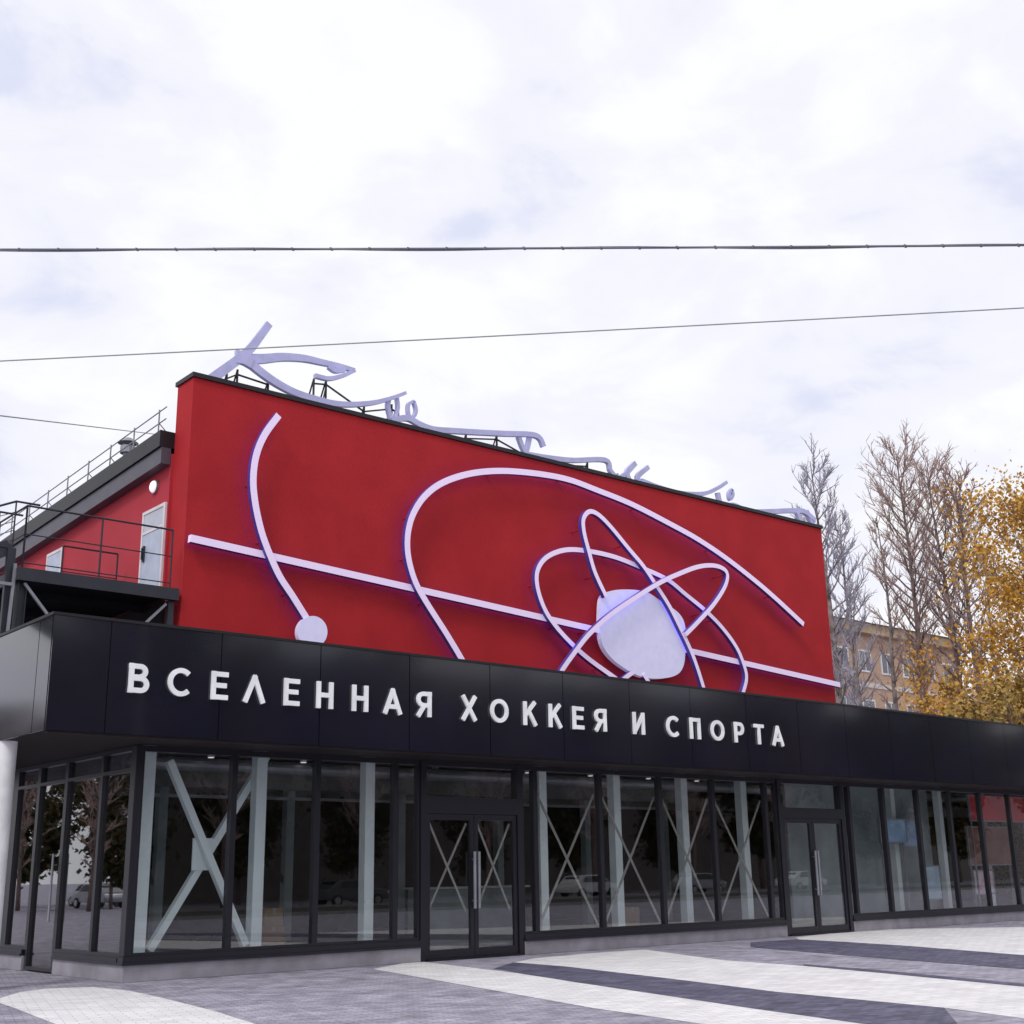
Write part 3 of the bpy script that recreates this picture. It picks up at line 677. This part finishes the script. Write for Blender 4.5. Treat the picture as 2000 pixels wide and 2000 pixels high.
for a_, c_ in zip(RP, RP[1:]):
    if c_.x - a_.x > 1.2: continue
    q.beam((a_.x, a_.y, a_.z - .12), (c_.x, c_.y, c_.z - .12), .035, .035)
    q.beam((a_.x, a_.y, 11.2), (c_.x, c_.y, min(a_.z, c_.z) - .1), .025, .025)
q.build('support_struts', m_steel, rs)

# ------------------------------------------------------------------ overhead wires and their poles (just out of the frame)
def wire(name, a, c, sag, r, label, beads=False, m=None):
    a = Vector(a); c = Vector(c); P = []
    for i in range(41):
        t = i / 40; p = a.lerp(c, t); p.z -= sag * 4 * t * (1 - t); P.append(p)
    mb = MB(); mb.tube(P, r, 8); o = mb.build(name, m or (m_cond if beads else m_cond2), smooth=True); tag(o, label, 'wire', None)
    if beads:
        tw = MB(); Q = []
        for i in range(241):
            t = i / 240; p = a.lerp(c, t); p.z -= sag * 4 * t * (1 - t); ph = t * 26
            p += Vector((0, 0, math.sin(ph) * (r * 1.2) - r * .3)); p.y += math.cos(ph) * r * 1.2; Q.append(p)
        tw.tube(Q, r * .55, 6); bd = tw
        for i in range(2, 40, 1):
            p = P[i]; bd.tube([p - Vector((.02, 0, 0)), p + Vector((.02, 0, 0))], r * 1.3, 8)
        bd.build('second_strand', m_cond, o)
    return o
PL = on_z(-500, 487, 8.5); PR = on_z(2500, 474, 8.5)
def zat(p, px, py):   # height of the ray over point p
    r = ray(px, py); return CAM.z + r.z * ((p - CAM).to_2d().length / math.hypot(r.x, r.y))
z2l = zat(PL, -500, 738); z2r = zat(PR, 2500, 577)
wire('overhead_cable', PL, PR, .03, .014, 'thick dark twisted cable running level across the sky', True)
wire('overhead_wire', (PL.x, PL.y, z2l), (PR.x, PR.y, z2r), .02, .008, 'thin grey wire rising to the right across the sky')
fp = at_d(420, 862, 55); lz = zat(PL, -500, 750) - .35
# third wire runs away behind the hall
a3 = Vector((PL.x, PL.y, 0)); r3 = ray(0, 807)
aL = at_d(-500, 752, (PL - CAM).to_2d().length)
wire('overhead_wire', aL, fp, .0, .013, 'faint thin wire at far left running down behind the hall roof')
def pole(p, h, label):
    rt = empty('utility_pole', (p.x, p.y, 0), label, 'pole', 'utility poles carrying the wires')
    q = MB(); q.tube([(p.x, p.y, 0), (p.x, p.y, h)], [.16, .10], 12); q.build('shaft', m_conc, rt, smooth=True)
    q = MB(); q.box(p.x - .6, p.x + .6, p.y - .05, p.y + .05, h - .75, h - .65); q.build('crossarm', m_steel, rt)
    for s_ in (-.5, .5):
        q = MB(); q.tube([(p.x + s_, p.y, h - .65), (p.x + s_, p.y, h - .5)], [.05, .03], 8); q.build('insulator', m_white, rt)
pole(PL, 9.2, 'concrete utility pole at the left end of the thick cable'); pole(PR, 9.2, 'concrete utility pole at the right end of the thick cable')
pole(Vector((fp.x, fp.y, 0)), fp.z + .3, 'tall concrete utility pole behind the red hall')

# ------------------------------------------------------------------ trees
def tree(name, label, base, h, seed, style, group='autumn trees behind the hall', spread=.22, first=.28, nb=34, leaves=0, lm=None, leaf=.16, bark=m_bark, twigm=m_twig, twigs=1.0, up=.75, lean=(0, 0), tw=.012):
    rn = random.Random(seed); base = Vector(base)
    rt = empty(name, base, label, 'tree', group)
    T = MB(); C = MB(); tips = []
    def path(a, d, ln, k, wob, lift):
        P = [a.copy()]; d = d.normalized()
        for i in range(k):
            d = (d + Vector((rn.uniform(-wob, wob), rn.uniform(-wob, wob), rn.uniform(-wob, wob) + lift))).normalized()
            P.append(P[-1] + d * (ln / k))
        return P
    r0 = h * .011 + .03
    tp = path(base, Vector((lean[0], lean[1], 1)), h, 10, .05, .02)
    off = (base + Vector((lean[0] * h, lean[1] * h, h))) - tp[-1]
    tp = [p + off * (i / 10) for i, p in enumerate(tp)]
    T.tube(tp, [r0 * (1 - .93 * (i / 10)) for i in range(11)], 8)
    for i in range(nb):
        t = first + (1 - first) * (i + rn.random()) / nb * .97
        f = t * 10; k = int(f); p = tp[k].lerp(tp[min(k + 1, 10)], f - k)
        a = i * 2.4 + rn.uniform(-.5, .5)
        prof = math.sin(math.pi * min(1, max(.08, (1 - (t - first) / (1 - first)) * .82 + .10))) ** .7
        ln = h * spread * prof * rn.uniform(.7, 1.25) * (1.3 if style == 'up' else 1)
        d = Vector((math.cos(a), math.sin(a), up * rn.uniform(.7, 1.6)))
        bp = path(p, d, ln, 6, .14, .10 if style == 'up' else .02)
        rb = r0 * (1 - .9 * t) * .42 + .012
        T.tube(bp, [rb * (1 - .85 * j / 6) for j in range(7)], 5, cap=False)
        for j in range(int(9 * twigs)):
            q = rn.uniform(.18, 1) * 6; kk = min(5, int(q)); s = bp[kk].lerp(bp[kk + 1], q - kk)
            dd = (bp[kk+1] - bp[kk]).normalized() + Vector((rn.uniform(-.8,.8), rn.uniform(-.8,.8), rn.uniform(-.2,.9)))
            l2 = ln * rn.uniform(.18, .42) + .25
            sp = path(s, dd, l2, 4, .22, .05)
            C.tube(sp, [tw * 1.8, tw * 1.5, tw * 1.3, tw, tw * .6], 3, cap=False)
            for m_ in range(4):
                s2 = sp[rn.randint(1, 4)]; dd2 = dd.normalized() + Vector((rn.uniform(-.9,.9), rn.uniform(-.9,.9), rn.uniform(-.3,.7)))
                e2 = s2 + dd2.normalized() * rn.uniform(.25, .8) * (l2 * .5 + .2)
                C.tube([s2, e2], [tw, tw * .5], 3, cap=False); tips.append(e2)
            tips += sp[1:]
    T.build('trunk', bark, rt, smooth=True)
    tobj = C.build('twigs' if leaves else 'crown', twigm, rt)
    if leaves:
        Lf = MB()
        cl = [rn.choice(tips) for _ in range(max(8, leaves // 60))]
        for i in range(leaves):
            c = rn.choice(cl) if rn.random() < .8 else rn.choice(tips)
            s = h * .028 if rn.random() < .8 else h * .045
            c = c + Vector((rn.gauss(0, s), rn.gauss(0, s), rn.gauss(0, s * .8)))
            n_ = Vector((rn.gauss(0,1), rn.gauss(0,1), rn.gauss(0,1))).normalized(); u = n_.orthogonal().normalized(); w2 = n_.cross(u); c.x = min(max(c.x, base.x - h * .3), base.x + h * .3)
            z = leaf * rn.uniform(.6, 1.4); Lf.quad(c, u * z * .5, w2 * z * .35)
        Lf.build('crown', lm, rt, fix=False)
    return rt
def gnd(px, d):
    p = at_d(px, 1690, d); return Vector((p.x, p.y, 0))
def hgt(px, py, d): return at_d(px, py, d).z
T = [
 ('bare_birch', 'thin bare grey birch rising just right of the red wall', 1582, 900, 66, dict(seed=3, style='up', spread=.075, nb=56, twigm=m_twigg, bark=m_birch, first=.2, tw=.019)),
 ('bare_birch', 'short bare grey birch close beside the red wall edge', 1640, 1010, 70, dict(seed=5, style='up', spread=.07, nb=40, twigm=m_twigg, bark=m_birch, first=.2, tw=.019)),
 ('bare_poplar', 'tallest bare purple-brown poplar right of the hall', 1750, 885, 72, dict(seed=8, style='up', spread=.10, nb=62, first=.42, twigs=1.0, tw=.016)),
 ('bare_poplar', 'bare purple-brown poplar just right of the tallest one', 1808, 915, 75, dict(seed=11, style='up', spread=.10, nb=54, first=.42, twigs=.9, tw=.016)),
 ('bare_poplar', 'bare poplar with a few yellow leaves beside the yellow tree', 1872, 930, 74, dict(seed=15, style='up', spread=.09, nb=44, first=.4, leaves=500, lm=m_ochre, leaf=.18, tw=.022)),
 ('yellow_tree', 'tall tree with orange-yellow leaves at the right edge', 1998, 960, 60, dict(seed=21, style='up', spread=.12, nb=38, first=.12, leaves=13000, lm=m_ochre, leaf=.12, bark=m_birch, twigs=.7)),
 ('yellow_tree', 'thinner yellow-leaved tree left of the tall orange one', 1925, 1080, 66, dict(seed=24, style='up', spread=.09, nb=28, first=.1, leaves=1500, lm=m_ochre, leaf=.17, bark=m_birch, twigs=.7)),
 ('yellow_tree', 'narrow young yellow tree in front of the brick block', 1785, 1255, 64, dict(seed=27, style='up', spread=.06, nb=26, first=.05, leaves=2600, lm=m_ochre, leaf=.12, twigs=.5)),
 ('ochre_tree', 'low ochre rounded tree above the fascia right of the brick block', 1865, 1360, 62, dict(seed=31, style='r', spread=.24, nb=26, first=.05, leaves=5000, lm=m_ochre, leaf=.12, twigs=.6, up=.4)),
 ('ochre_tree', 'low olive rounded tree above the fascia near the right edge', 1940, 1365, 56, dict(seed=33, style='r', spread=.26, nb=26, first=.05, leaves=5200, lm=m_olive, leaf=.14, twigs=.6, up=.4)),
 ('ochre_tree', 'low olive tree at the right edge above the fascia', 2015, 1345, 52, dict(seed=36, style='r', spread=.30, nb=26, first=.05, leaves=6000, lm=m_olive, leaf=.14, twigs=.6, up=.4)),
 ('bare_birch', 'small bare sapling in front of the brick block beside the wall', 1668, 1150, 62, dict(seed=41, style='up', spread=.07, nb=14, twigm=m_twigg, bark=m_birch, first=.4, tw=.012, twigs=.6)),
 ('bare_birch', 'slender bare birch between the poplars and the small sapling', 1712, 1010, 78, dict(seed=44, style='up', spread=.06, nb=26, twigm=m_twig, bark=m_birch, first=.35, tw=.018, twigs=.8)),
]
for nm, lb, px, py, d, kw in T:
    tp_ = at_d(px, py, d); tree(nm, lb, Vector((tp_.x, tp_.y, 0)), tp_.z, **kw)

# ------------------------------------------------------------------ brick apartment block at the right
def block(name, label, x0, x1, y0, y1, H, floors, nx, wallm, group=None, parapet=m_tan, side=True, wb=True):
    rt = empty(name, (x0, y0, 0), label, 'building', group)
    q = MB(); q.box(x0, x1, y0, y1, 0, H - 1.0); wl_ = q.build('wall', wallm, rt)
    q = MB(); q.box(x0 - .4, x1 + .4, y0 - .5, y1 + .4, H - 1.6, H - .9); q.build('cornice', parapet, rt)
    q = MB(); q.prism([(x0 - .6, y0 - .7, H - .9), (x0 - .6, y1 + .6, H - .9), (x0 - .6, (y0 + y1) / 2, H + 1.2)], (x1 - x0 + 1.2, 0, 0)); q.build('roof', m_cap, rt)
    fh = (H - 1.8) / floors
    if wb:
        q = MB()
        for f in range(1, floors, 1): q.box(x0 - .05, x1 + .05, y0 - .06, y0, f * fh - .1, f * fh + .22)
        q.build('string_course', m_wband, rt)
    dx = (x1 - x0) / nx
    for f in range(floors):
        for i in range(nx):
            xa = x0 + i * dx + dx * .22; xb = x0 + (i + 1) * dx - dx * .22; za = f * fh + .95; zb = za + 1.55
            w_ = MB(); e_ = .12
            w_.box(xa, xa + e_, y0 - .05, y0 + .0, za, zb); w_.box(xb - e_, xb, y0 - .05, y0, za, zb); w_.box(xa + e_, xb - e_, y0 - .05, y0, zb - e_, zb)
            w_.box(xa + e_, xb - e_, y0 - .05, y0, za, za + e_); w_.box((xa + xb) / 2 - .04, (xa + xb) / 2 + .04, y0 - .045, y0, za + e_, zb - e_)
            wo_ = w_.build('window', m_white, rt)
            p_ = MB(); p_.box(xa + e_, xb - e_, y0 - .03, y0 - .005, za + e_, zb - e_); p_.build('pane', m_wpane, wo_)
    return rt
block('brick_apartment_block', 'orange brick apartment block with tan cornice behind the bare trees', 59.5, 78.0, 30, 42, 18.9, 5, 7, m_brick)
block('pale_low_house', 'pale low house glimpsed between the yellow trees at far right', 92, 116, 26, 38, 14.0, 3, 8, mat('peach_render', (.55, .38, .28), .8))

# ------------------------------------------------------------------ street behind the viewer, seen only in the glass
block('street_apartment_block', 'long brick apartment block across the street, reflected in the panes', -4, 190, -74, -62, 17, 5, 38, brickm('dark_brown_brick', (.26, .23, .22), (.20, .175, .17), (.30, .28, .27)))
protoT = tree('street_tree', 'leafy street tree reflected in the pavilion glass', (22, -50, 0), 18, 51, 'r', group='street trees reflected in the glass', spread=.30, nb=34, first=.12, leaves=11000, lm=m_green, leaf=.42, twigs=.5, up=.6)
for i, (x, y, s_, rr) in enumerate(((12,-54,.9,1),(31,-53,.7,2),(40,-54,.8,3),(50,-53,.7,4),(60,-54,.75,5),(70,-53,.7,.5),(82,-53,1.1,1.5),(95,-50,1,2.5),(112,-52,1.05,.2),(130,-50,1,4.1),(-23,54,.52,3.3),(-29,64,.6,4.4),(-25,72,.66,5.2),(-37,66,.55,1.1))):
    o = protoT.copy(); COL.objects.link(o); o.location = (x, y, 0); o.scale = (s_, s_, s_); o.rotation_euler.z = rr
    o['label'] = 'leafy street tree, ' + ['first','third','fourth','fifth','sixth','seventh','eighth','ninth','tenth','last'][i] + ' of the row across the road' if i < 10 else 'leafy tree beyond the side glazing, ' + ['nearest to it','second from it','tallest of the group','farthest to the left'][i-10]
    for c in protoT.children:
        k = c.copy(); k.parent = o; COL.objects.link(k)
protoB = tree('bare_street_tree', 'bare street tree, first of the leafless ones across the road', (17, -46, 0), 17, 61, 'up', group='street trees reflected in the glass', spread=.14, nb=40, first=.2, tw=.03, twigs=.8)
for i, (x, y, s_, rr) in enumerate(((26,-45.5,.9,1),(35.5,-46,1,2),(45,-45.5,.85,3),(55,-46,1,4),(65,-45.6,.9,5),(76,-46,1,.6),(-20,50,.62,1.2),(-22,46,.6,2.2),(-26,60,.7,3.2),(-19,58,.66,4.2))):
    o = protoB.copy(); COL.objects.link(o); o.location = (x, y, 0); o.scale = (s_, s_, s_); o.rotation_euler.z = rr
    o['label'] = 'bare street tree, ' + ['second','third','fourth','fifth','sixth','last'][i] + ' of the leafless ones across the road' if i < 6 else 'bare tree beyond the side glazing, ' + ['second nearest','nearest','farthest','tallest'][i-6] + ' of the leafless ones'
    for c in protoB.children:
        k = c.copy(); k.parent = o; COL.objects.link(k)
protoT['label'] = 'leafy street tree, second of the row across the road'

def car(loc, rz_, paint, label):
    rt = empty('parked_car', (0, 0, 0), label, 'car', 'parked cars reflected in the glass')
    prof = [(-2.15,.35),(-2.2,.62),(-2.1,.86),(-1.85,.93),(-1.3,1.38),(-.9,1.46),(.35,1.46),(.75,1.36),(1.25,.98),(2.0,.86),(2.2,.68),(2.2,.35)]
    q = MB(); q.prism([(x, -.85, z) for x, z in prof], (0, 1.7, 0)); q.build('body', paint, rt, bevel=.06)
    gl = [(-1.25,1.0),(-1.0,1.33),(-.8,1.40),(.3,1.40),(.65,1.3),(1.02,1.0)]
    q = MB(); q.prism([(x, -.862, z) for x, z in gl], (0, 1.724, 0)); q.add([(-1.72,-.7,1.0),(-1.72,.7,1.0),(-1.38,.65,1.34),(-1.38,-.65,1.34)], [(0,1,2,3)]); q.build('windows', m_cglass, rt)
    for sx in (-1.35, 1.38):
        for sy in (-1, 1):
            q = MB(); q.tube([(sx, sy*.72, .32), (sx, sy*.90, .32)], .32, 20); w_ = q.build('wheel', m_tyre, rt)
            q = MB(); q.tube([(sx, sy*.895, .32), (sx, sy*.915, .32)], .2, 14); q.build('rim', m_rim, w_)
    for sy in (-.6, .6):
        q = MB(); q.box(2.15, 2.215, sy - .18, sy + .18, .62, .76); q.build('headlight', m_lampw, rt)
    rt.location = loc; rt.rotation_euler.z = rz_
car((52, -43.6, 0), 0, m_carw, 'white parked car reflected in the glass between the two doors')
car((63, -43.6, 0), 0, m_cars, 'silver parked car reflected near the second door')
car((33, -43.6, 0), 0, m_card, 'dark grey parked car reflected left of the main door')
car((75, -43.6, 0), 0, m_carw, 'white parked car reflected in the right-hand panes')
car((-24, 58, 0), 1.5, m_cars, 'silver parked car reflected low in the side glass')
car((-27, 66, 0), 1.4, m_carw, 'white parked car reflected low in the side glass')
